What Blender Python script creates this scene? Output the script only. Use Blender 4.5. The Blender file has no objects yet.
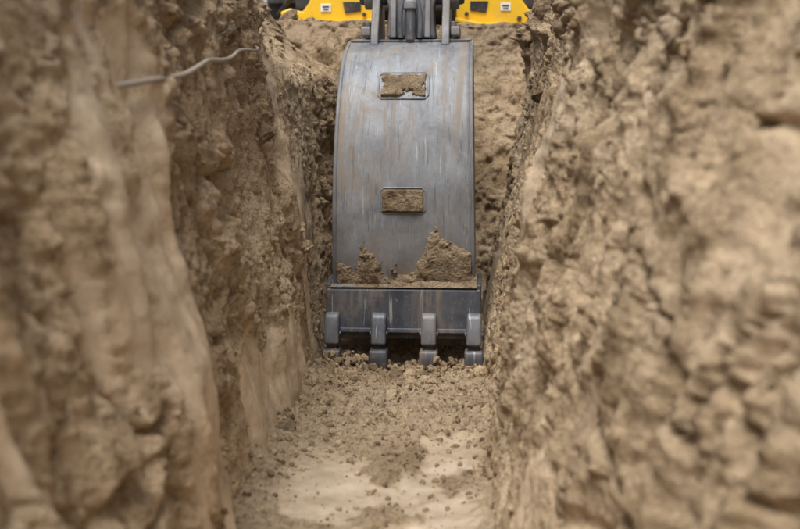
import bpy, bmesh, math, random
import numpy as np
from mathutils import Vector, Matrix
random.seed(7); rng=np.random.default_rng(11)
S=bpy.context.scene
S.view_settings.view_transform='Standard'; S.view_settings.look='None'; S.view_settings.exposure=0

# ---------------------------------------------------------------- noise
def _h(ix,iy,iz,seed):
    h=(ix.astype(np.int64)*374761393+iy.astype(np.int64)*668265263+iz.astype(np.int64)*2147483647+seed*974634777)&0xffffffff
    h=((h^(h>>13))*1274126177)&0xffffffff
    h=((h^(h>>16))*2246822519)&0xffffffff
    h=h^(h>>15)
    return (h&0xffffff)/float(0xffffff)
def vnoise(x,y,z,seed=0):
    xi=np.floor(x);yi=np.floor(y);zi=np.floor(z)
    fx=x-xi;fy=y-yi;fz=z-zi
    u=fx*fx*fx*(fx*(fx*6-15)+10);v=fy*fy*fy*(fy*(fy*6-15)+10);w=fz*fz*fz*(fz*(fz*6-15)+10)
    r=0
    for a in (0,1):
        for b in (0,1):
            for c in (0,1):
                r=r+_h(xi+a,yi+b,zi+c,seed)*(u if a else 1-u)*(v if b else 1-v)*(w if c else 1-w)
    return r
def fbm(x,y,z,o=4,seed=0,g=0.5):
    r=0;a=1;t=0
    for i in range(o):
        r=r+a*vnoise(x,y,z,seed+i*17);t+=a;a*=g
        x=x*2.03+3.1;y=y*2.03+1.7;z=z*2.03+5.3
    return r/t
def worley(x,y,z,seed=0):
    xi=np.floor(x);yi=np.floor(y);zi=np.floor(z)
    f1=np.full(x.shape,9.0);f2=np.full(x.shape,9.0)
    for a in (-1,0,1):
        for b in (-1,0,1):
            for c in (-1,0,1):
                cx=xi+a;cy=yi+b;cz=zi+c
                d=np.sqrt((cx+_h(cx,cy,cz,seed)-x)**2+(cy+_h(cx,cy,cz,seed+5)-y)**2+(cz+_h(cx,cy,cz,seed+9)-z)**2)
                m=d<f1
                f2=np.where(m,f1,np.minimum(f2,d));f1=np.where(m,d,f1)
    return f1,f2
def ss(a,b,x):
    t=np.clip((x-a)/(b-a),0,1);return t*t*(3-2*t)

# ---------------------------------------------------------------- node helpers
def newmat(name):
    m=bpy.data.materials.new(name);m.use_nodes=True
    nt=m.node_tree;b=nt.nodes['Principled BSDF'];return m,nt,b
def noise_n(nt,vec,scale,detail=4,rough=0.55,dist=0):
    n=nt.nodes.new('ShaderNodeTexNoise');n.inputs['Scale'].default_value=scale;n.inputs['Detail'].default_value=detail
    n.inputs['Roughness'].default_value=rough;n.inputs['Distortion'].default_value=dist
    nt.links.new(vec,n.inputs['Vector']);return n.outputs['Fac']
def ramp(nt,fac,stops):
    r=nt.nodes.new('ShaderNodeValToRGB');e=r.color_ramp.elements
    while len(e)<len(stops): e.new(0.5)
    for i,(p,c) in enumerate(stops):
        e[i].position=p;e[i].color=(*c,1) if len(c)==3 else c
    nt.links.new(fac,r.inputs['Fac']);return r.outputs['Color']
def mix(nt,fac,a,b,mode='MIX'):
    n=nt.nodes.new('ShaderNodeMix');n.data_type='RGBA';n.blend_type=mode
    for s,v in ((0,fac),(6,a),(7,b)):
        if isinstance(v,(int,float)): n.inputs[s].default_value=v
        elif isinstance(v,tuple): n.inputs[s].default_value=(*v,1)
        else: nt.links.new(v,n.inputs[s])
    return n.outputs[2]
def math_n(nt,op,a,b=0.0,clamp=False):
    n=nt.nodes.new('ShaderNodeMath');n.operation=op;n.use_clamp=clamp
    for s,v in ((0,a),(1,b)):
        if isinstance(v,(int,float)): n.inputs[s].default_value=v
        else: nt.links.new(v,n.inputs[s])
    return n.outputs[0]
def mapr(nt,v,a,b,c=0.0,d=1.0):
    n=nt.nodes.new('ShaderNodeMapRange');nt.links.new(v,n.inputs[0])
    for i,x in enumerate((a,b,c,d)): n.inputs[i+1].default_value=x
    return n.outputs[0]
def objco(nt,scale=None):
    tc=nt.nodes.new('ShaderNodeTexCoord')
    if scale is None: return tc.outputs['Object']
    m=nt.nodes.new('ShaderNodeMapping');m.inputs['Scale'].default_value=scale
    nt.links.new(tc.outputs['Object'],m.inputs['Vector']);return m.outputs['Vector']

def soil_material(name,bright=1.0,wetfloor=False,topsoil=.5,tint=False):
    m,nt,b=newmat(name);co=objco(nt)
    def c(r,g,bl): return (r*bright,g*bright,bl*bright)
    n1=noise_n(nt,co,2.6,4,.62,.4)
    base=ramp(nt,n1,[(0.30,c(.43,.312,.190)),(0.5,c(.63,.475,.308)),(0.72,c(.70,.555,.385))])
    n2=noise_n(nt,co,34,5,.75)
    v2=ramp(nt,n2,[(0.33,(.47,.425,.375)),(0.49,(1,1,1)),(0.72,(1.13,1.13,1.13))])  # random soil mottling; dark end deepened to imitate crevice shade
    base=mix(nt,1.0,base,v2,'MULTIPLY')
    if not tint and not wetfloor:
        stv=noise_n(nt,objco(nt,(3,13,2.6)),1.0,3,.6,.6)
        base=mix(nt,1.0,base,ramp(nt,stv,[(.34,(.72,.69,.645)),(.5,(1,1,1)),(.68,(1.09,1.09,1.08))]),'MULTIPLY')
    sx=nt.nodes.new('ShaderNodeSeparateXYZ');nt.links.new(co,sx.inputs[0])
    zz=math_n(nt,'ADD',sx.outputs[2],math_n(nt,'MULTIPLY',math_n(nt,'SUBTRACT',n1,.5),.9))
    top=mapr(nt,zz,.84,1.06)
    base=mix(nt,math_n(nt,'MULTIPLY',top,topsoil),base,c(.25,.182,.12))
    sp=noise_n(nt,co,120,2,.7)
    base=mix(nt,mapr(nt,sp,.58,.68,0,.55),base,(.16,.115,.075))
    if tint:
        ta=nt.nodes.new('ShaderNodeAttribute');ta.attribute_name='tint'
        base=mix(nt,1.0,base,ramp(nt,ta.outputs['Fac'],[(0,(.42,.40,.38)),(.35,(.72,.70,.67)),(1,(1.08,1.07,1.05))]),'MULTIPLY')
    else:
        at=nt.nodes.new('ShaderNodeAttribute');at.attribute_name='smoothmask'
        sm=at.outputs['Fac']
        scr=noise_n(nt,objco(nt,(30,30,4)) if not wetfloor else objco(nt,(16,16,16)),1.0,4,.6)
        sc=ramp(nt,scr,[(0.3,(.47,.385,.285)),(0.7,(.64,.55,.435))] if not wetfloor else [(0.32,(.36,.285,.20)),(0.66,(.56,.475,.365))])
        base=mix(nt,math_n(nt,'MULTIPLY',sm,.75 if wetfloor else .45),base,sc)
    nt.links.new(base,b.inputs['Base Color'])
    b.inputs['Specular IOR Level'].default_value=.3
    bp=nt.nodes.new('ShaderNodeBump');bp.inputs['Distance'].default_value=.018
    if tint:
        b.inputs['Roughness'].default_value=.93;bp.inputs['Strength'].default_value=.9
    else:
        r=math_n(nt,'SUBTRACT',.95,math_n(nt,'MULTIPLY',sm,.68 if wetfloor else .45))
        nt.links.new(r,b.inputs['Roughness'])
        nt.links.new(math_n(nt,'SUBTRACT',1.0,math_n(nt,'MULTIPLY',sm,.82)),bp.inputs['Strength'])
    nt.links.new(noise_n(nt,co,80,4,.8),bp.inputs['Height']);nt.links.new(bp.outputs[0],b.inputs['Normal'])
    return m
M_soil=soil_material('soil')
M_floor=soil_material('trench_floor_soil',0.70,True)
M_clod=soil_material('clod_soil',0.84,tint=True)
M_mud=soil_material('dried_mud',0.56,False,0)

# ---------------------------------------------------------------- mesh helpers
def grid_obj(name,X,Y,Z,mat,mask=None,flip=False,keep=None):
    n,m=X.shape
    me=bpy.data.meshes.new(name)
    idx=np.arange(n*m).reshape(n,m)
    q=np.stack([idx[:-1,:-1],idx[1:,:-1],idx[1:,1:],idx[:-1,1:]],-1)
    if flip:q=q[...,::-1]
    if keep is not None:q=q[keep]
    q=q.reshape(-1,4)
    me.vertices.add(n*m);me.vertices.foreach_set('co',np.stack([X,Y,Z],-1).astype(np.float32).ravel())
    me.loops.add(q.size);me.loops.foreach_set('vertex_index',q.astype(np.int32).ravel())
    me.polygons.add(len(q));me.polygons.foreach_set('loop_start',(np.arange(len(q))*4).astype(np.int32))
    me.polygons.foreach_set('loop_total',np.full(len(q),4,dtype=np.int32))
    me.polygons.foreach_set('use_smooth',np.ones(len(q),dtype=bool))
    me.update(calc_edges=True);me.validate()
    if mask is not None:
        a=me.attributes.new('smoothmask','FLOAT','POINT');a.data.foreach_set('value',mask.astype(np.float32).ravel())
    me.materials.append(mat)
    o=bpy.data.objects.new(name,me);S.collection.objects.link(o);return o

# ---------------------------------------------------------------- trench walls
def crumb(a,b,c,seed,rough,k=1.0):
    wx=.9*(fbm(a*16,b*16,c*16,3,3)-.5);wy=.9*(fbm(a*16,b*16,c*16,3,8)-.5)
    f1,f2=worley(a*14+wx,b*14,c*14+wy,seed)
    l1=1-np.clip(f1/.75,0,1)**1.5
    g1,g2=worley(a*38+wx*2,b*38+wy*2,c*38,seed+40)
    l2=1-np.clip(g1/.75,0,1)**1.5
    h1,h2=worley(a*95,b*95,c*95,seed+80)
    l3=1-np.clip(h1/.75,0,1)
    m1=ss(.50,.66,fbm(a*4,b*4,c*4,3,seed+2))
    m2=ss(.44,.60,fbm(a*8,b*8,c*8,3,seed+3))
    return rough*(l1*.028*m1*k+l2*.014*m2+l3*.0075*(.25+.75*m2))+(fbm(a*55,b*55,c*55,4,seed+6,.75)-.5)*.022*rough
ys=np.concatenate([np.arange(-3.2,.5,.04),np.arange(.5,1.5,.010),np.arange(1.5,4.05,.0042),np.arange(4.05,5.2,.03)])
sv=np.concatenate([np.arange(-.12,1.42,.0044),np.arange(1.42,2.4,.03)])
def wall(side,name):
    Y,Sg=np.meshgrid(ys,sv,indexing='ij')
    H=1.36-.30*ss(3.9,4.3,Y)+.10*(fbm(Y*1.3,Y*0+side,Y*0,3,21)-.5)
    zc=np.minimum(Sg,1.32)
    Z=zc*H/1.32
    T=np.maximum(Sg-1.32,0)
    q=side*10+5.0
    if side<0:
        base=.40-.045*ss(1.78,1.68,Y)+.02*ss(1.6,1.2,Y); flare=.115
        extra=.18*ss(2.85,3.25,Y)*ss(.80,1.02,Z)
    else:
        base=.054+.12*ss(2.0,.8,Y); flare=.18; extra=0
    near=ss(2.2,.8,Y)
    out=base+flare*(Z/1.05)+near*.06*(Z/1.05)+np.maximum(Z-.98,0)*.45+T+extra
    Z=Z-(H-.985)*ss(0,.85,T)*1.0
    zero=Y*0+q
    big=(fbm(Y*1.5,Z*1.3,zero,3,31)-.5)*.10
    med=(fbm(Y*5,Z*2.2,zero,4,37)-.5)*.070
    gouge=np.clip(1-np.abs(2*fbm(Y*8+Z*2.2,Z*1.1,zero,3,43)-1)*2.4,0,1)**2*.034
    # cracks between slumped blocks
    c1,c2=worley(Y*5.5+1.2*(fbm(Y*7,Z*7,zero,3,57)-.5),Z*3.6,zero,58)
    crack=ss(.07,.0,c2-c1)*.030*ss(.42,.60,fbm(Y*2.2,Z*2.2,zero,2,59))
    strata=(fbm(Y*36+Z*7,Z*3.0,zero,4,45,.6)-.5)*.042*(.45+.55*ss(.4,.6,fbm(Y*2.5,Z*2.5,zero,2,46)))
    ledge=(fbm(Y*3,Z*11,zero,3,49)-.5)*.024
    f1,f2=worley(Y*3.3,Z*2.3,zero,55);pit=ss(.22,.04,f1)*.05
    sm=ss(.55,.62,fbm(Y*4.2+Z*.8,Z*1.7,zero,4,61))*ss(1.0,.8,Z)
    sm=sm*(1-ss(2.85,3.05,Y)*ss(.5,.65,Z))
    if side>0: sm=sm*(.45+.55*ss(1.4,1.9,Y))
    scr=(vnoise(Y*42+Z*5,Z*1.3,zero,71)-.5)*.008*sm
    topz=ss(.78,1.0,Z)
    rough=(1-.86*sm)*(.88+.75*topz)
    cr=crumb(Y,Z,zero+out*.9,77+int(side),rough,.5+1.1*topz)
    disp=big+med+gouge+ledge+pit+scr+crack*(1-sm)+strata*(1-.7*sm)-cr
    disp=disp*(.45+.55*ss(0,.35,Z))
    lim=ss(2.8,3.05,Y)*ss(3.75,3.5,Y)*ss(1.0,.85,Z)
    disp=disp*(1-lim)+lim*np.maximum(disp*.5+.010,-.002 if side>0 else 0.0)
    if side>0: disp=np.where(Y<1.6,np.maximum(disp,-.06),disp)
    out=out+disp
    Zf=Z+(fbm(Y*14,Z*14,zero,3,91)-.5)*.035*rough+np.where(T>0,(fbm(Y*5,out*5,zero,4,95)-.5)*.12*ss(0,.1,T)*ss(.98,.6,T),0)
    Yf=Y+(fbm(Y*12,Z*12,zero,3,93)-.5)*.03*rough
    o=grid_obj(name,side*out,Yf,Zf,M_soil,sm,flip=side<0)
    return side*out,Yf,Zf,rough,sm
WL=wall(-1,'trench_wall');WR=wall(1,'trench_wall')
def wall_x(W,y,z):
    d=(W[1]-y)**2+(W[2]-z)**2;i=np.unravel_index(np.argmin(d),d.shape);return float(W[0][i])

def endwall(y0,run,dirn,step,seed):
    xs=np.arange(-1.0,.75,step);s=np.concatenate([np.arange(-.1,1.12,step),np.arange(1.12,1.9,.03)])
    X,Sg=np.meshgrid(xs,s,indexing='ij')
    Z=np.minimum(Sg,1.075);T=np.maximum(Sg-1.075,0)
    z=X*0+seed
    off=run*(Z/1.07)+T+(fbm(X*4,Z*4,z,4,seed)-.5)*.16-crumb(X,z,Z+T,seed,1.2,1.2)
    Z=Z-.10*ss(.1,.7,T)+(fbm(X*10,Sg*10,z,3,seed+4)-.5)*.05
    return X,y0+dirn*off,Z
X,Y,Z=endwall(3.72,.55,1,.0065,101);grid_obj('trench_end_slope',X,Y,Z,M_soil,X*0,flip=False)
X,Y,Z=endwall(-2.2,.5,-1,.03,151);grid_obj('trench_end_slope',X,Y,Z,M_soil,X*0,flip=True)

def floor_z(X,Y):
    o=X*0
    c=(X+.17)/.24
    z=.02*np.clip(np.abs(c),0,1.5)**3
    z=z+(fbm(X*4,Y*4,o,4,201)-.5)*.045
    loose=ss(2.08,2.42,Y+.40*(fbm(X*6,Y*6,o,3,203)-.5))
    sm=(1-.97*loose)*ss(.43,.52,fbm(X*7,Y*5,o+3,4,207))*ss(.95,.55,np.abs(c+(-.1)))
    z=z+.016*loose*fbm(X*9,Y*9,o,3,209)+crumb(X,Y,o+.3,211,(1-.90*sm)*(.6+.55*loose),.8)
    z=z-.034*ss(2.95,3.12,Y)*ss(3.34,3.26,Y)+.05*ss(3.3,3.6,Y)-.018*ss(2.3,1.7,Y)
    return z,sm
xs=np.arange(-.62,.42,.0040)
yf=np.concatenate([np.arange(-2.6,1.5,.03),np.arange(1.5,3.5,.0040),np.arange(3.5,4.2,.02)])
X,Y=np.meshgrid(xs,yf,indexing='ij')
Zf,smf=floor_z(X,Y)
grid_obj('trench_floor',X,Y,Zf-.01,M_floor,smf)

def axis(lo,hi,a,b,st):
    far=[a-(1.35**i)*.3 for i in range(1,26) if a-(1.35**i)*.3>lo][::-1]
    far2=[b+(1.35**i)*.3 for i in range(1,26) if b+(1.35**i)*.3<hi]
    return np.array([lo]+far+list(np.arange(a,b+1e-6,st))+far2+[hi])
gx=axis(-400,400,-3.0,3.0,.05);gy=axis(-400,600,-4.0,9.0,.05)
X,Y=np.meshgrid(gx,gy,indexing='ij')
Z=1.03+(fbm(X*1.5,Y*1.5,X*0,4,301)-.5)*.06+(fbm(X*9,Y*9,X*0,3,305)-.5)*.03
xc=(X[:-1,:-1]+X[1:,1:])/2;yc=(Y[:-1,:-1]+Y[1:,1:])/2
keep=~((xc>-.95)&(xc<.68)&(yc>-2.75)&(yc<4.6))
grid_obj('ground',X,Y,Z,M_soil,X*0,keep=keep)

# ---------------------------------------------------------------- clods
def ico(sub):
    bm=bmesh.new();bmesh.ops.create_icosphere(bm,subdivisions=sub,radius=1)
    v=np.array([x.co[:] for x in bm.verts]);f=np.array([[w.index for w in p.verts] for p in bm.faces]);bm.free();return v,f
def variants(sub,n,seed):
    v,f=ico(sub);out=[]
    for i in range(n):
        d=.40+1.1*fbm(v[:,0]*1.6+i*7,v[:,1]*1.6,v[:,2]*1.6,4,seed+i,.72)
        g,_=worley(v[:,0]*1.2+i*3,v[:,1]*1.2,v[:,2]*1.2,seed+i)
        w=v*(d+.30*(1-g))[:,None]*np.array([1,.65+.4*rng.random(),.5+.3*rng.random()])
        out.append(w)
    return out,f
small,fs=variants(2,16,500);big,fb=variants(4,14,600)
def rotm(n):
    q=rng.normal(size=(n,4));q/=np.linalg.norm(q,axis=1)[:,None];w,x,y,z=q.T
    return np.stack([1-2*(y*y+z*z),2*(x*y-z*w),2*(x*z+y*w),2*(x*y+z*w),1-2*(x*x+z*z),2*(y*z-x*w),2*(x*z-y*w),2*(y*z+x*w),1-2*(x*x+y*y)],-1).reshape(n,3,3)
def scatter(name,P,R,vs,f,mat,smooth):
    V=[];F=[];o=0;RM=rotm(len(P));T=[]
    for i in range(len(P)):
        v=vs[rng.integers(len(vs))]@RM[i].T*R[i]+P[i];V.append(v);F.append(f+o);o+=len(v)
        T.append(np.full(len(v),rng.random()**.8))
    V=np.concatenate(V);F=np.concatenate(F);T=np.concatenate(T)
    me=bpy.data.meshes.new(name);me.vertices.add(len(V));me.vertices.foreach_set('co',V.astype(np.float32).ravel())
    me.loops.add(F.size);me.loops.foreach_set('vertex_index',F.astype(np.int32).ravel())
    me.polygons.add(len(F));me.polygons.foreach_set('loop_start',(np.arange(len(F))*3).astype(np.int32));me.polygons.foreach_set('loop_total',np.full(len(F),3,dtype=np.int32))
    me.polygons.foreach_set('use_smooth',np.full(len(F),smooth,dtype=bool));me.update(calc_edges=True);me.materials.append(mat)
    a=me.attributes.new('tint','FLOAT','POINT');a.data.foreach_set('value',T.astype(np.float32))
    ob=bpy.data.objects.new(name,me);S.collection.objects.link(ob);return ob
def on_floor(n,y0,y1,pw):
    x=rng.uniform(-.46,.14,n);y=y0+(y1-y0)*rng.random(n)**pw
    z,sm=floor_z(x,y);k=(sm<.4)|(rng.random(n)<.3)
    return np.stack([x,y,z-.009],-1)[k]
P1=on_floor(5600,1.5,3.35,.5);R1=.0015+.0075*rng.random(len(P1))**3.2
def on_wall(W,n,yr,zlo,zhi):
    x,y,z,r,sm=W
    c=np.argwhere((y>yr[0])&(y<yr[1])&(z>zlo)&(z<zhi)&(sm<.3))
    c=c[rng.integers(len(c),size=n)];i,j=c.T
    return np.stack([x[i,j],y[i,j],z[i,j]],-1)
P2=np.concatenate([on_wall(WL,2000,(1.2,4.0),.0,1.35),on_wall(WR,1800,(1.0,4.0),.0,1.35)])
R2=.0015+.008*rng.random(len(P2))**3
nt_=320;xt=rng.uniform(-.40,.05,nt_);yt=rng.uniform(3.06,3.24,nt_);zt,_=floor_z(xt,yt)
P5=np.stack([xt,yt,zt-.003+.012*rng.random(nt_)],-1);R5=.003+.010*rng.random(nt_)**2
scatter('soil_clods',np.concatenate([P1,P2,P5]),np.concatenate([R1,R2,R5]),small,fs,M_clod,False)
P3=on_floor(90,1.9,3.22,.5);R3=.008+.017*rng.random(len(P3))**2.2
P4=np.concatenate([on_wall(WL,150,(.8,4.1),.86,1.38),on_wall(WR,200,(.8,4.1),.76,1.38)])
lo=on_wall(WL,14,(2.2,4.0),.0,.8);R4=.010+.026*rng.random(len(P4)+len(lo))**2
rock=np.array([[-.68,4.35,1.09],[-.60,4.4,1.08]])
scatter('large_soil_clods',np.concatenate([P3,P4,lo,rock]),np.concatenate([R3,R4,[.045,.03]]),big,fb,M_clod,True)

# ---------------------------------------------------------------- hard-surface materials
def steel(name,lo,hi,metal=.55,dirt=.5,rough=.45,zd=None,film=.25):
    m,nt,b=newmat(name);co=objco(nt)
    st=noise_n(nt,objco(nt,(15,5.0,5.0)),1.0,7,.75,.5)
    base=ramp(nt,st,[(0.32,lo),(0.68,hi)])
    cl=noise_n(nt,co,6.5,7,.75,.7)
    base=mix(nt,1.0,base,ramp(nt,cl,[(.34,(.55,.58,.64)),(.5,(1,1,1)),(.66,(1.28,1.28,1.26))]),'MULTIPLY')
    sc=noise_n(nt,objco(nt,(150,9,9)),1.0,2,.5,.8)
    base=mix(nt,mapr(nt,sc,.66,.72,0,.5),base,(.50,.52,.54))
    sc2=noise_n(nt,objco(nt,(120,7,7)),1.0,2,.5,1.2)
    base=mix(nt,mapr(nt,sc2,.62,.68,0,.55),base,(.06,.06,.065))
    dr=noise_n(nt,objco(nt,(30,2.4,1.9)),1.0,5,.68,.3)
    f2=noise_n(nt,co,3.2,4,.6)
    d1=noise_n(nt,objco(nt,(11,7,6)),1.0,7,.75,.4)
    dm=math_n(nt,'MAXIMUM',mapr(nt,d1,.50,.64,0,dirt),math_n(nt,'MULTIPLY',mapr(nt,dr,.51,.61,0,dirt*1.2),mapr(nt,f2,.38,.58,.35,1)))
    d2=noise_n(nt,co,60,4,.78);dm2=mapr(nt,d2,.56,.65,0,dirt)
    dmx=math_n(nt,'MAXIMUM',math_n(nt,'MAXIMUM',dm,dm2),mapr(nt,f2,.35,.65,0,film))
    if zd:
        sx=nt.nodes.new('ShaderNodeSeparateXYZ');nt.links.new(co,sx.inputs[0])
        zz=math_n(nt,'ADD',sx.outputs[2],math_n(nt,'MULTIPLY',math_n(nt,'SUBTRACT',d1,.5),.7))
        dmx=math_n(nt,'MAXIMUM',dmx,mapr(nt,zz,zd[1],zd[0],0,.65))
    base=mix(nt,dmx,base,(.25,.185,.12))
    nt.links.new(base,b.inputs['Base Color'])
    nt.links.new(math_n(nt,'MULTIPLY',math_n(nt,'SUBTRACT',1.0,dmx,True),metal),b.inputs['Metallic'])
    nt.links.new(math_n(nt,'ADD',math_n(nt,'MULTIPLY',dmx,.25),math_n(nt,'ADD',math_n(nt,'MULTIPLY',cl,.3),rough-.15)),b.inputs['Roughness'])
    bp=nt.nodes.new('ShaderNodeBump');bp.inputs['Strength'].default_value=.4;bp.inputs['Distance'].default_value=.002
    hh=math_n(nt,'ADD',math_n(nt,'MULTIPLY',cl,.5),math_n(nt,'MULTIPLY',d2,.7));nt.links.new(hh,bp.inputs['Height']);nt.links.new(bp.outputs[0],b.inputs['Normal'])
    return m
M_steel=steel('worn_bucket_steel',(.15,.168,.19),(.27,.292,.32),.25,.6,.58,(.20,.38))
M_edge=steel('worn_edge_steel',(.10,.115,.13),(.20,.218,.24),.2,.5,.62)
M_lip=steel('dark_cutting_edge_steel',(.038,.046,.062),(.09,.104,.13),.3,.5,.52,None,.12)
M_tooth=steel('tooth_steel',(.065,.078,.10),(.15,.168,.20),.3,.5,.48,None,.15)
M_cast=steel('cast_coupler_grey',(.15,.16,.17),(.27,.285,.30),.2,.55,.6)
def paint(name,col,rough=.4,dirt=.3,metal=0):
    m,nt,b=newmat(name);co=objco(nt)
    n=noise_n(nt,co,9,5,.7);n2=noise_n(nt,co,60,3,.6)
    base=mix(nt,mapr(nt,n,.5,.72,0,dirt),col,(.30,.23,.15))
    base=mix(nt,mapr(nt,n2,.6,.7,0,dirt),base,(.25,.19,.12))
    nt.links.new(base,b.inputs['Base Color']);b.inputs['Roughness'].default_value=rough;b.inputs['Metallic'].default_value=metal
    return m
M_yel=paint('yellow_paint',(.83,.50,.012),.38,.22)
M_blk=paint('black_rubber',(.018,.018,.019),.7,.35)
M_dark=paint('dark_frame_paint',(.04,.042,.045),.5,.3)
M_white=paint('white_decal',(.78,.78,.76),.4,.1)
M_chrome=paint('chrome_rod',(.6,.6,.6),.15,.05,1)
M_glass=paint('cab_glass',(.03,.04,.045),.08,.02)

def link(o,mat,par):
    o.data.materials.append(mat)
    S.collection.objects.link(o)
    if par: o.parent=par
    return o
def fin(bm,name,mat,par,bev=0,seg=2,smooth=True,loc=(0,0,0),rot=(0,0,0)):
    bmesh.ops.recalc_face_normals(bm,faces=bm.faces[:])
    me=bpy.data.meshes.new(name);bm.to_mesh(me);bm.free()
    o=bpy.data.objects.new(name,me);link(o,mat,par);o.location=loc;o.rotation_euler=rot
    if bev:
        md=o.modifiers.new('b','BEVEL');md.width=bev;md.segments=seg;md.limit_method='ANGLE';md.angle_limit=math.radians(35)
    if smooth:
        for p in me.polygons:p.use_smooth=True
        md=o.modifiers.new('wn','WEIGHTED_NORMAL');md.keep_sharp=True
    return o
def box(name,c,s,mat,par,bev=.004,rot=(0,0,0)):
    bm=bmesh.new();bmesh.ops.create_cube(bm,size=1);bmesh.ops.scale(bm,vec=s,verts=bm.verts)
    return fin(bm,name,mat,par,bev,loc=c,rot=rot)
def prism(name,pts,axis,a,b,mat,par,bev=.003,smooth=True):
    bm=bmesh.new()
    def mk(p,t):
        return {'x':(t,p[0],p[1]),'y':(p[0],t,p[1]),'z':(p[0],p[1],t)}[axis]
    A=[bm.verts.new(mk(p,a)) for p in pts];B=[bm.verts.new(mk(p,b)) for p in pts]
    bm.faces.new(A);bm.faces.new(B[::-1])
    for i in range(len(pts)):
        j=(i+1)%len(pts);bm.faces.new((A[i],B[i],B[j],A[j]))
    return fin(bm,name,mat,par,bev,smooth=smooth)
def cyl(name,p0,p1,r,mat,par,bev=.003,n=32,r2=None):
    p0=Vector(p0);p1=Vector(p1);d=p1-p0
    bm=bmesh.new();bmesh.ops.create_cone(bm,cap_ends=True,segments=n,radius1=r,radius2=r if r2 is None else r2,depth=d.length)
    M=Matrix.Translation((p0+p1)/2)@d.to_track_quat('Z','Y').to_matrix().to_4x4();bmesh.ops.transform(bm,matrix=M,verts=bm.verts)
    return fin(bm,name,mat,par,bev)
def tube(name,pts,r,mat,par,radii=None,res=6):
    cu=bpy.data.curves.new(name,'CURVE');cu.dimensions='3D';cu.bevel_depth=r;cu.bevel_resolution=res;cu.use_fill_caps=True
    sp=cu.splines.new('NURBS');sp.points.add(len(pts)-1)
    for i,p in enumerate(pts):
        sp.points[i].co=(*p,1);sp.points[i].radius=1 if radii is None else radii[i]
    sp.use_endpoint_u=True;sp.order_u=3;sp.resolution_u=8
    o=bpy.data.objects.new(name,cu);cu.materials.append(mat);S.collection.objects.link(o)
    if par:o.parent=par
    return o
def empty(name,loc,rot=(0,0,0)):
    e=bpy.data.objects.new(name,None);S.collection.objects.link(e);e.location=loc;e.rotation_euler=rot;return e

# ---------------------------------------------------------------- bucket
BK=empty('excavator_bucket',(-.172,3.24,0),(0,0,math.radians(-1.0)))
ctrl=[(.012,.155),(0,.20),(-.028,.31),(-.042,.44),(-.036,.57),(-.004,.70),(.06,.815),(.15,.895),(.27,.942)]
def cr_spline(c,n):
    c=[np.array(p,float) for p in c];c=[2*c[0]-c[1]]+c+[2*c[-1]-c[-2]];o=[]
    for i in range(1,len(c)-2):
        for k in range(n):
            t=k/n;o.append(.5*((2*c[i])+(-c[i-1]+c[i+1])*t+(2*c[i-1]-5*c[i]+4*c[i+1]-c[i+2])*t*t+(-c[i-1]+3*c[i]-3*c[i+1]+c[i+2])*t**3))
    o.append(c[-2]);return np.array(o)
prof=cr_spline(ctrl,8)
def hw(z): return .2025-.016*(z-.2)/.77
tan=np.gradient(prof,axis=0);tan/=np.linalg.norm(tan,axis=1)[:,None];nor=np.stack([-tan[:,1],tan[:,0]],1)
bm=bmesh.new();rows=[]
for (y,z),nn in zip(prof,nor):
    w=hw(z);row=[]
    for k in range(25):
        u=-1+2*k/24
        dn=.005*(float(fbm(np.array([u*2.2+9]),np.array([z*5.0]),np.array([.5]),2,55)[0])-.5)*(1-u**6)
        row.append((bm.verts.new((u*w,y+nn[0]*dn,z+nn[1]*dn)),bm.verts.new((u*w,y-nn[0]*.012,z-nn[1]*.012))))
    rows.append(row)
for i in range(len(rows)-1):
    for k in range(24):
        a,b=rows[i],rows[i+1]
        bm.faces.new((a[k][0],a[k+1][0],b[k+1][0],b[k][0]));bm.faces.new((a[k][1],b[k][1],b[k+1][1],a[k+1][1]))
for i in range(len(rows)-1):
    for k in (0,24):
        a,b=rows[i],rows[i+1];bm.faces.new((a[k][0],b[k][0],b[k][1],a[k][1]))
for row in (rows[0],rows[-1]):
    for k in range(24): bm.faces.new((row[k][0],row[k][1],row[k+1][1],row[k+1][0]))
fin(bm,'shell',M_steel,BK,.0)
for sgn,nm in ((-1,'side_plate_a'),(1,'side_plate_b')):
    bm=bmesh.new()
    pts=[(y+nn[0]*.003,z+nn[1]*.003) for (y,z),nn in zip(prof,nor)]
    back=[(.46,.96),(.50,.90),(.45,.78),(.36,.60),(.26,.40),(.16,.22),(.07,.10),(.012,.10)]
    pl=pts+back
    A=[];B=[]
    for (y,z) in pl:
        w=hw(z)
        A.append(bm.verts.new((sgn*(w-.004),y,z)));B.append(bm.verts.new((sgn*(w+.008),y,z)))
    bm.faces.new(A);bm.faces.new(B[::-1])
    for i in range(len(pl)):
        j=(i+1)%len(pl);bm.faces.new((A[i],B[i],B[j],A[j]))
    fin(bm,nm,M_edge,BK,.004,smooth=False)
prism('top_plate',[(.262,.948),(.272,.932),(.50,.955),(.50,.97)],'x',-.188,.188,M_steel,BK,.002)
prism('cutting_edge',[(-.040,.085),(-.034,.205),(-.018,.222),(.008,.222),(.012,.085),(-.005,.070),(-.026,.070)],'x',-.2255,.2255,M_lip,BK,.004)
prism('wear_strip',[(-.045,.082),(-.043,.094),(-.030,.094),(-.030,.062),(-.010,.058)],'x',-.2235,.2235,M_lip,BK,.002)
for sgn,nm in ((-1,'side_cutter_a'),(1,'side_cutter_b')):
    x0=sgn*.2135;x1=sgn*.2275
    prism(nm,[(-.036,.10),(-.03,.222),(.04,.236),(.12,.236),(.10,.12),(.0,.078)],'x',min(x0,x1),max(x0,x1),M_lip,BK,.003)
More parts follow.
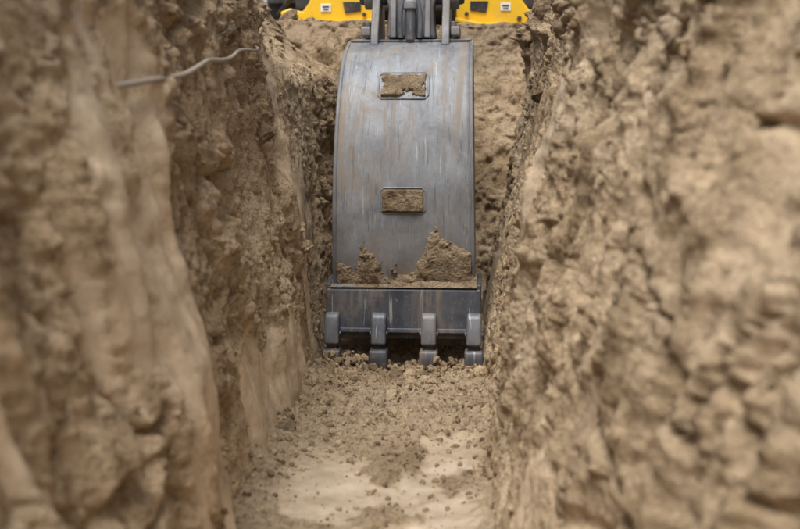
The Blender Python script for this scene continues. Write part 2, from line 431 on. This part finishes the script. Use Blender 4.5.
for i,x in enumerate((-.207,-.070,.076,.207)):
    w=.022
    prism('tooth_adapter_%d'%(i+1),[(-.036,.142),(-.052,.140),(-.066,.126),(-.075,.085),(-.080,.050),(-.035,.044),(-.012,.060),(-.012,.075),(-.036,.098)],'x',x-w,x+w,M_tooth,BK,.009)
    prism('tooth_gap_shade_%d'%(i+1),[(-.068,.052),(-.068,.032),(-.040,.032),(-.040,.052)],'x',x-w+.006,x+w-.006,M_blk,BK,.002)  # black block: shade of the gap above the point, put into its colour
    prism('tooth_point_%d'%(i+1),[(-.090,.036),(-.095,.010),(-.088,-.030),(-.062,-.034),(-.030,.005),(-.026,.036)],'x',x-w-.005,x+w+.005,M_lip,BK,.007)
    cyl('tooth_pin_%d'%(i+1),(x-w-.005,-.055,.080),(x+w+.005,-.055,.080),.008,M_lip,BK,.002,16)
def at_s(z):
    y=np.interp(z,prof[:,1],prof[:,0]);return y,np.array([np.interp(z,prof[:,1],nor[:,0]),np.interp(z,prof[:,1],nor[:,1])])
def pad(nm,x0,x1,z0,z1,r):
    def P(x,z):
        y,n0=at_s(z);return (x,y+n0[0]*.0005,z+n0[1]*.0005)
    zs=np.linspace(z0,z1,7)
    k=.010
    loop=[P(x0+k,z1)]+[P(x1-k,z1),P(x1,z1-k)]+[P(x1,z) for z in zs[::-1][1:-1]]+[P(x1,z0+k),P(x1-k,z0),P(x0+k,z0),P(x0,z0+k)]+[P(x0,z) for z in zs[1:-1]]+[P(x0,z1-k),P(x0+k,z1)]
    cu=bpy.data.curves.new(nm,'CURVE');cu.dimensions='3D';cu.bevel_depth=r;cu.bevel_resolution=3
    sp=cu.splines.new('POLY');sp.points.add(len(loop)-1)
    for i,p in enumerate(loop): sp.points[i].co=(*p,1)
    o=bpy.data.objects.new(nm,cu);cu.materials.append(M_steel);S.collection.objects.link(o);o.parent=BK
pad('stamped_pad_upper',-.078,.068,.760,.838,.0026)
pad('stamped_pad_lower',-.066,.064,.430,.505,.0018)
U,V=np.meshgrid(np.linspace(-.197,.197,240),np.linspace(.19,.925,440),indexing='ij')
py=np.interp(V,prof[:,1],prof[:,0]);ny=np.interp(V,prof[:,1],nor[:,0]);nz=np.interp(V,prof[:,1],nor[:,1])
o=U*0
n1=fbm(U*14,V*14,o,5,801,.6)
def rect(x0,x1,z0,z1,e=.006): 
    d=np.minimum(np.minimum(U-x0,x1-U),np.minimum(V-z0,z1-V));return ss(-e,e,d)
Uw=U+.07*(fbm(U*9,V*9,o+4,3,803)-.5)
bottom=ss(.33,.205,V-.11*np.exp(-((Uw-.105)/.055)**2)-.06*np.exp(-((Uw-.175)/.04)**2)-.06*np.exp(-((Uw+.10)/.035)**2)+.01*np.exp(-((Uw+.01)/.05)**2)+.24*(n1-.5))
h=bottom*.030-.0150+(n1-.5)*.034*ss(0,.3,bottom)
h2=rect(-.062,.060,.434,.501)*.016+(n1-.5)*.016-.008-.006*(1-rect(-.07,.07,.42,.51))
n3=fbm(U*30,V*30,o,4,811,.6)
r3=rect(-.074,.064,.764,.834)
h3=r3*.014+(n3-.5)*.024-.0100-(1-r3)*.03
h4=(n3-.74)*.05*ss(.6,.25,V)-.006*ss(.2,.6,V)
h=np.maximum(np.maximum(h,h2),np.maximum(h3,h4))
h=np.where(h<=.0002,-.006,h)
h=np.clip(h,-.006,.015)+crumb(U,V,o,821,.22)*(h>0)
mud=grid_obj('mud_cake',U,py+ny*h,V+nz*h,M_mud,U*0,flip=False);mud.parent=BK
U,V=np.meshgrid(np.linspace(-.215,.215,190),np.linspace(0,1,26),indexing='ij')
hh=np.clip((fbm(U*16,V*2,U*0,4,831)-.38)*.10,-.01,.03)*np.sin(V*math.pi)+crumb(U,V*.05,U*0,833,.4)*np.sin(V*math.pi)
m2=grid_obj('ledge_mud',U,-.036+V*.055,.214+hh+V*.01,M_mud,U*0);m2.parent=BK

# hinge ears, coupler and pins (grey cast head)
for sgn,nm in ((-1,'hinge_ear_a'),(1,'hinge_ear_b')):
    x0,x1=sorted((sgn*.098,sgn*.122))
    prism(nm,[(.24,.93),(.255,.98),(.30,1.05),(.33,1.16),(.40,1.20),(.47,1.16),(.50,.955)],'x',x0,x1,M_cast,BK,.004)
    cyl(nm+'_boss',(sgn*.095,.36,1.09),(sgn*.150,.36,1.09),.040,M_cast,BK,.005)
    cyl(nm+'_nut',(sgn*.150,.36,1.09),(sgn*.166,.36,1.09),.024,M_lip,BK,.003,6)
    cyl(nm+'_bolt',(sgn*.134,.285,.955),(sgn*.134,.285,1.005),.010,M_tooth,BK,.002,12)
    box(nm+'_gusset',(sgn*.140,.33,.975),(.03,.12,.03),M_cast,BK,.006)
prism('coupler_head',[(-.092,1.30),(-.088,1.12),(-.070,1.05),(-.078,.955),(.078,.955),(.070,1.05),(.088,1.12),(.092,1.30)],'y',.30,.42,M_cast,BK,.012)
for sgn,nm in ((-1,'coupler_rib_a'),(1,'coupler_rib_b')):
    x0,x1=sorted((sgn*.044,sgn*.062))
    prism(nm,[(.262,.955),(.27,1.03),(.285,1.12),(.30,1.30),(.32,1.30),(.32,.955)],'x',x0,x1,M_cast,BK,.004)
cyl('coupler_bolt',(0,.272,.945),(0,.272,1.055),.017,M_tooth,BK,.005,20)
cyl('coupler_bolt_cap',(0,.272,1.04),(0,.272,1.068),.024,M_cast,BK,.005,20)
cyl('coupler_pin',(-.16,.36,1.09),(.16,.36,1.09),.026,M_lip,BK,.003)
tube('shackle',[(-.03,.262,.955),(-.034,.262,1.02),(-.02,.262,1.08),(0,.262,1.095),(.02,.262,1.08),(.034,.262,1.02),(.03,.262,.955)],.0075,M_tooth,BK)

# ---------------------------------------------------------------- excavator
EX=empty('mini_excavator',(-.215,0,1.04))
for sgn,t in ((-1,'a'),(1,'b')):
    X=lambda v: sgn*v
    prism('front_bracket_'+t,[(X(.18),.115),(X(.30),.085),(X(.40),.092),(X(.47),.068),(X(.52),.060),(X(.585),.105),(X(.60),.150),(X(.555),.165),(X(.50),.150),(X(.47),.19),(X(.43),.30),(X(.18),.30)],'y',4.98,5.05,M_yel,EX,.008)
    prism('bracket_flange_'+t,[(X(.175),.10),(X(.30),.074),(X(.40),.082),(X(.40),.098),(X(.30),.092),(X(.175),.118)],'y',4.94,4.985,M_yel,EX,.004)
    prism('bracket_shade_patch_'+t,[(X(.24),.15),(X(.31),.14),(X(.32),.19),(X(.24),.19)],'y',4.972,4.9795,M_blk,EX,.002)  # flat black plate on the face; a cutout's shade painted as colour
    box('decal_'+t,(X(.395),4.9765,.165),(.045,.004,.034),M_white,EX,.001)
    box('decal_text_'+t,(X(.395),4.9735,.170),(.030,.003,.006),M_blk,EX,0)
    box('decal_text2_'+t,(X(.395),4.9735,.158),(.024,.003,.004),M_blk,EX,0)
    cyl('pivot_boss_'+t,(X(.535),4.95,.112),(X(.535),5.08,.112),.032,M_yel,EX,.006)
    cyl('pivot_pin_'+t,(X(.535),4.935,.112),(X(.535),4.95,.112),.017,M_dark,EX,.003,6)
    cyl('bolt_'+t,(X(.455),4.965,.115),(X(.455),4.982,.115),.011,M_dark,EX,.002,6)
    cyl('bolt2_'+t,(X(.225),4.965,.135),(X(.225),4.982,.135),.010,M_dark,EX,.002,6)
    tube('hose_'+t,[(X(.15),4.9,.35),(X(.155),4.88,.20),(X(.17),4.95,.10),(X(.19),5.15,.08)],.012,M_blk,EX)
    tube('hose2_'+t,[(X(.50),4.98,.36),(X(.51),4.96,.24),(X(.57),5.0,.19),(X(.64),5.2,.16)],.012,M_blk,EX)
    pts=[];L0,L1,R=5.45,6.95,.225
    for k in range(13): a=math.pi/2+math.pi*k/12; pts.append((L0+R*math.cos(a),R+R*math.sin(a)))
    for k in range(13): a=-math.pi/2+math.pi*k/12; pts.append((L1+R*math.cos(a),R+R*math.sin(a)))
    a,b=sorted((X(.40),X(.70)));prism('track_'+t,pts,'x',a,b,M_blk,EX,.02)
    for k in range(22):
        yk=5.45+1.5*k/21
        for zz in (-.008,.458): box('tread',(X(.55),yk,zz),(.29,.035,.03),M_blk,EX,.006)
    for k in range(7):
        a=math.pi/2+math.pi*(k+.5)/7
        box('tread',(X(.55),L0+.233*math.cos(a),R+.233*math.sin(a)),(.29,.03,.035),M_blk,EX,.006,(a,0,0))
    for yk,rr in ((5.45,.15),(5.85,.09),(6.2,.09),(6.55,.09),(6.95,.15)):
        cyl('roller',(X(.38),yk,R if rr>.1 else .12),(X(.715),yk,R if rr>.1 else .12),rr,M_dark,EX,.01)
box('undercarriage_frame',(0,6.2,.24),(.8,1.0,.20),M_dark,EX,.02)
cyl('slew_ring',(0,6.2,.34),(0,6.2,.52),.36,M_dark,EX,.01)
box('cross_member',(0,5.16,.26),(1.10,.14,.20),M_dark,EX,.02)
box('cross_link',(0,5.55,.22),(.5,.7,.14),M_dark,EX,.02)
prism('house_base',[(5.3,.55),(7.1,.55),(7.3,.68),(7.3,.80),(5.3,.80)],'x',-.70,.70,M_yel,EX,.03)
prism('engine_hood',[(6.35,.803),(7.3,.803),(7.32,1.15),(7.15,1.38),(6.35,1.42)],'x',-.69,.69,M_yel,EX,.05)
prism('cab_frame',[(5.45,.803),(6.34,.803),(6.34,2.05),(5.60,2.05),(5.40,1.5)],'x',-.69,.15,M_dark,EX,.04)
prism('cab_roof',[(5.48,2.053),(6.4,2.053),(6.4,2.12),(5.52,2.12)],'x',-.71,.17,M_yel,EX,.02)
for nm,x0,x1 in (('cab_window_a',-.698,-.6915),('cab_window_b',.1515,.158)):
    prism(nm,[(5.52,1.2),(6.25,1.2),(6.25,1.95),(5.66,1.95),(5.50,1.5)],'x',x0,x1,M_glass,EX,.001)
prism('windscreen',[(5.395,1.0),(5.385,1.5),(5.393,1.5),(5.405,1.0)],'x',-.6,.06,M_glass,EX,0)
prism('side_tank',[(5.4,.803),(6.34,.803),(6.34,1.15),(5.5,1.10)],'x',.2,.69,M_yel,EX,.04)
prism('swing_post',[(5.02,.40),(5.35,.30),(5.35,.80),(5.0,.78)],'x',-.13,.13,M_yel,EX,.02)
prism('boom',[(5.0,.62),(5.18,.66),(5.05,1.25),(4.75,1.75),(4.25,2.05),(3.75,2.10),(3.72,1.94),(4.2,1.86),(4.62,1.60),(4.88,1.15)],'x',-.07,.07,M_yel,EX,.015)
prism('dipper_arm',[(3.56,.10),(3.68,.09),(3.88,1.0),(3.93,2.0),(3.83,2.20),(3.72,2.12),(3.66,1.0)],'x',-.055,.055,M_yel,EX,.012)
cyl('boom_cylinder',(0,4.95,.50),(0,4.62,1.2),.045,M_dark,EX);cyl('boom_rod',(0,4.62,1.2),(0,4.45,1.75),.022,M_chrome,EX)
cyl('arm_cylinder',(0,4.45,2.14),(0,4.0,2.26),.04,M_dark,EX);cyl('arm_rod',(0,4.0,2.26),(0,3.82,2.22),.02,M_chrome,EX)
cyl('bucket_cylinder',(0,3.68,1.7),(0,3.58,.9),.04,M_dark,EX);cyl('bucket_rod',(0,3.58,.9),(0,3.54,.35),.02,M_chrome,EX)
for sx_ in (-.085,.085):
    x0,x1=sorted((sx_,sx_*1.2));prism('tipping_link',[(3.50,.10),(3.56,.10),(3.57,.38),(3.50,.38)],'x',x0,x1,M_dark,EX,.01)

# ---------------------------------------------------------------- roots in the wall
M_root=paint('root_bark',(.34,.29,.24),.85,.3)
def root(W,a,b,n,r,rad,bow,lift,qn):
    ys_=np.linspace(a[0],b[0],n);zs_=np.linspace(a[1],b[1],n)
    xw=np.array([wall_x(W,y,z) for y,z in zip(ys_,zs_)])
    k=np.polyfit(ys_,xw,1);xl=np.polyval(k,ys_);xl=xl+np.quantile(xw-xl,qn)+lift
    t=np.linspace(0,1,n);pts=[]
    for i in range(n):
        pts.append((xl[i]+.004*math.sin(i*2.1),ys_[i],zs_[i]+bow*math.sin(t[i]*math.pi)+.006*math.sin(i*1.7)))
    pts[0]=(xw[0]-.02,ys_[0],zs_[0]);pts[-1]=(xw[-1]-.02,ys_[-1],zs_[-1])
    tube('tree_root',pts,r,M_root,None,rad)
root(WL,(1.48,.722),(2.85,.885),13,.0048,[1,1,.95,1.05,.9,.85,.95,.8,.85,.7,.6,.5,.35],.004,.010,1.0)
root(WL,(1.70,.725),(2.15,.60),6,.0026,[1,.9,.8,.7,.5,.3],.02,.006,.7)
root(WL,(2.25,.84),(2.52,.91),5,.0026,[1,.9,.7,.5,.3],.01,.012,.9)

# ---------------------------------------------------------------- world, sun, camera
w=bpy.data.worlds.new('World');S.world=w;w.use_nodes=True;nt=w.node_tree
sky=nt.nodes.new('ShaderNodeTexSky');sky.sky_type='NISHITA';sky.sun_disc=False
el,az=math.radians(64),math.radians(195)
sky.sun_elevation=el;sky.sun_rotation=az;sky.air_density=1.0;sky.dust_density=4.0;sky.ozone_density=1.0
hs=nt.nodes.new('ShaderNodeHueSaturation');hs.inputs['Saturation'].default_value=.35
nt.links.new(sky.outputs[0],hs.inputs['Color']);bg=nt.nodes['Background'];nt.links.new(hs.outputs[0],bg.inputs['Color']);bg.inputs['Strength'].default_value=.15
sl=bpy.data.lights.new('sun','SUN');sl.energy=3.5;sl.angle=math.radians(30);sl.color=(1,.975,.94)
so=bpy.data.objects.new('sun',sl);S.collection.objects.link(so)
d=Vector((math.sin(az)*math.cos(el),math.cos(az)*math.cos(el),math.sin(el)))
so.rotation_euler=d.to_track_quat('Z','Y').to_euler()
cam=bpy.data.cameras.new('camera');co=bpy.data.objects.new('camera',cam);S.collection.objects.link(co);S.camera=co
cam.lens=50;cam.sensor_width=36;cam.clip_start=.02;cam.clip_end=2000
co.location=(0,0,.67);co.rotation_euler=(math.radians(90-6.9),0,math.radians(3.25))
cam.dof.use_dof=True;cam.dof.focus_distance=3.1;cam.dof.aperture_fstop=3.8
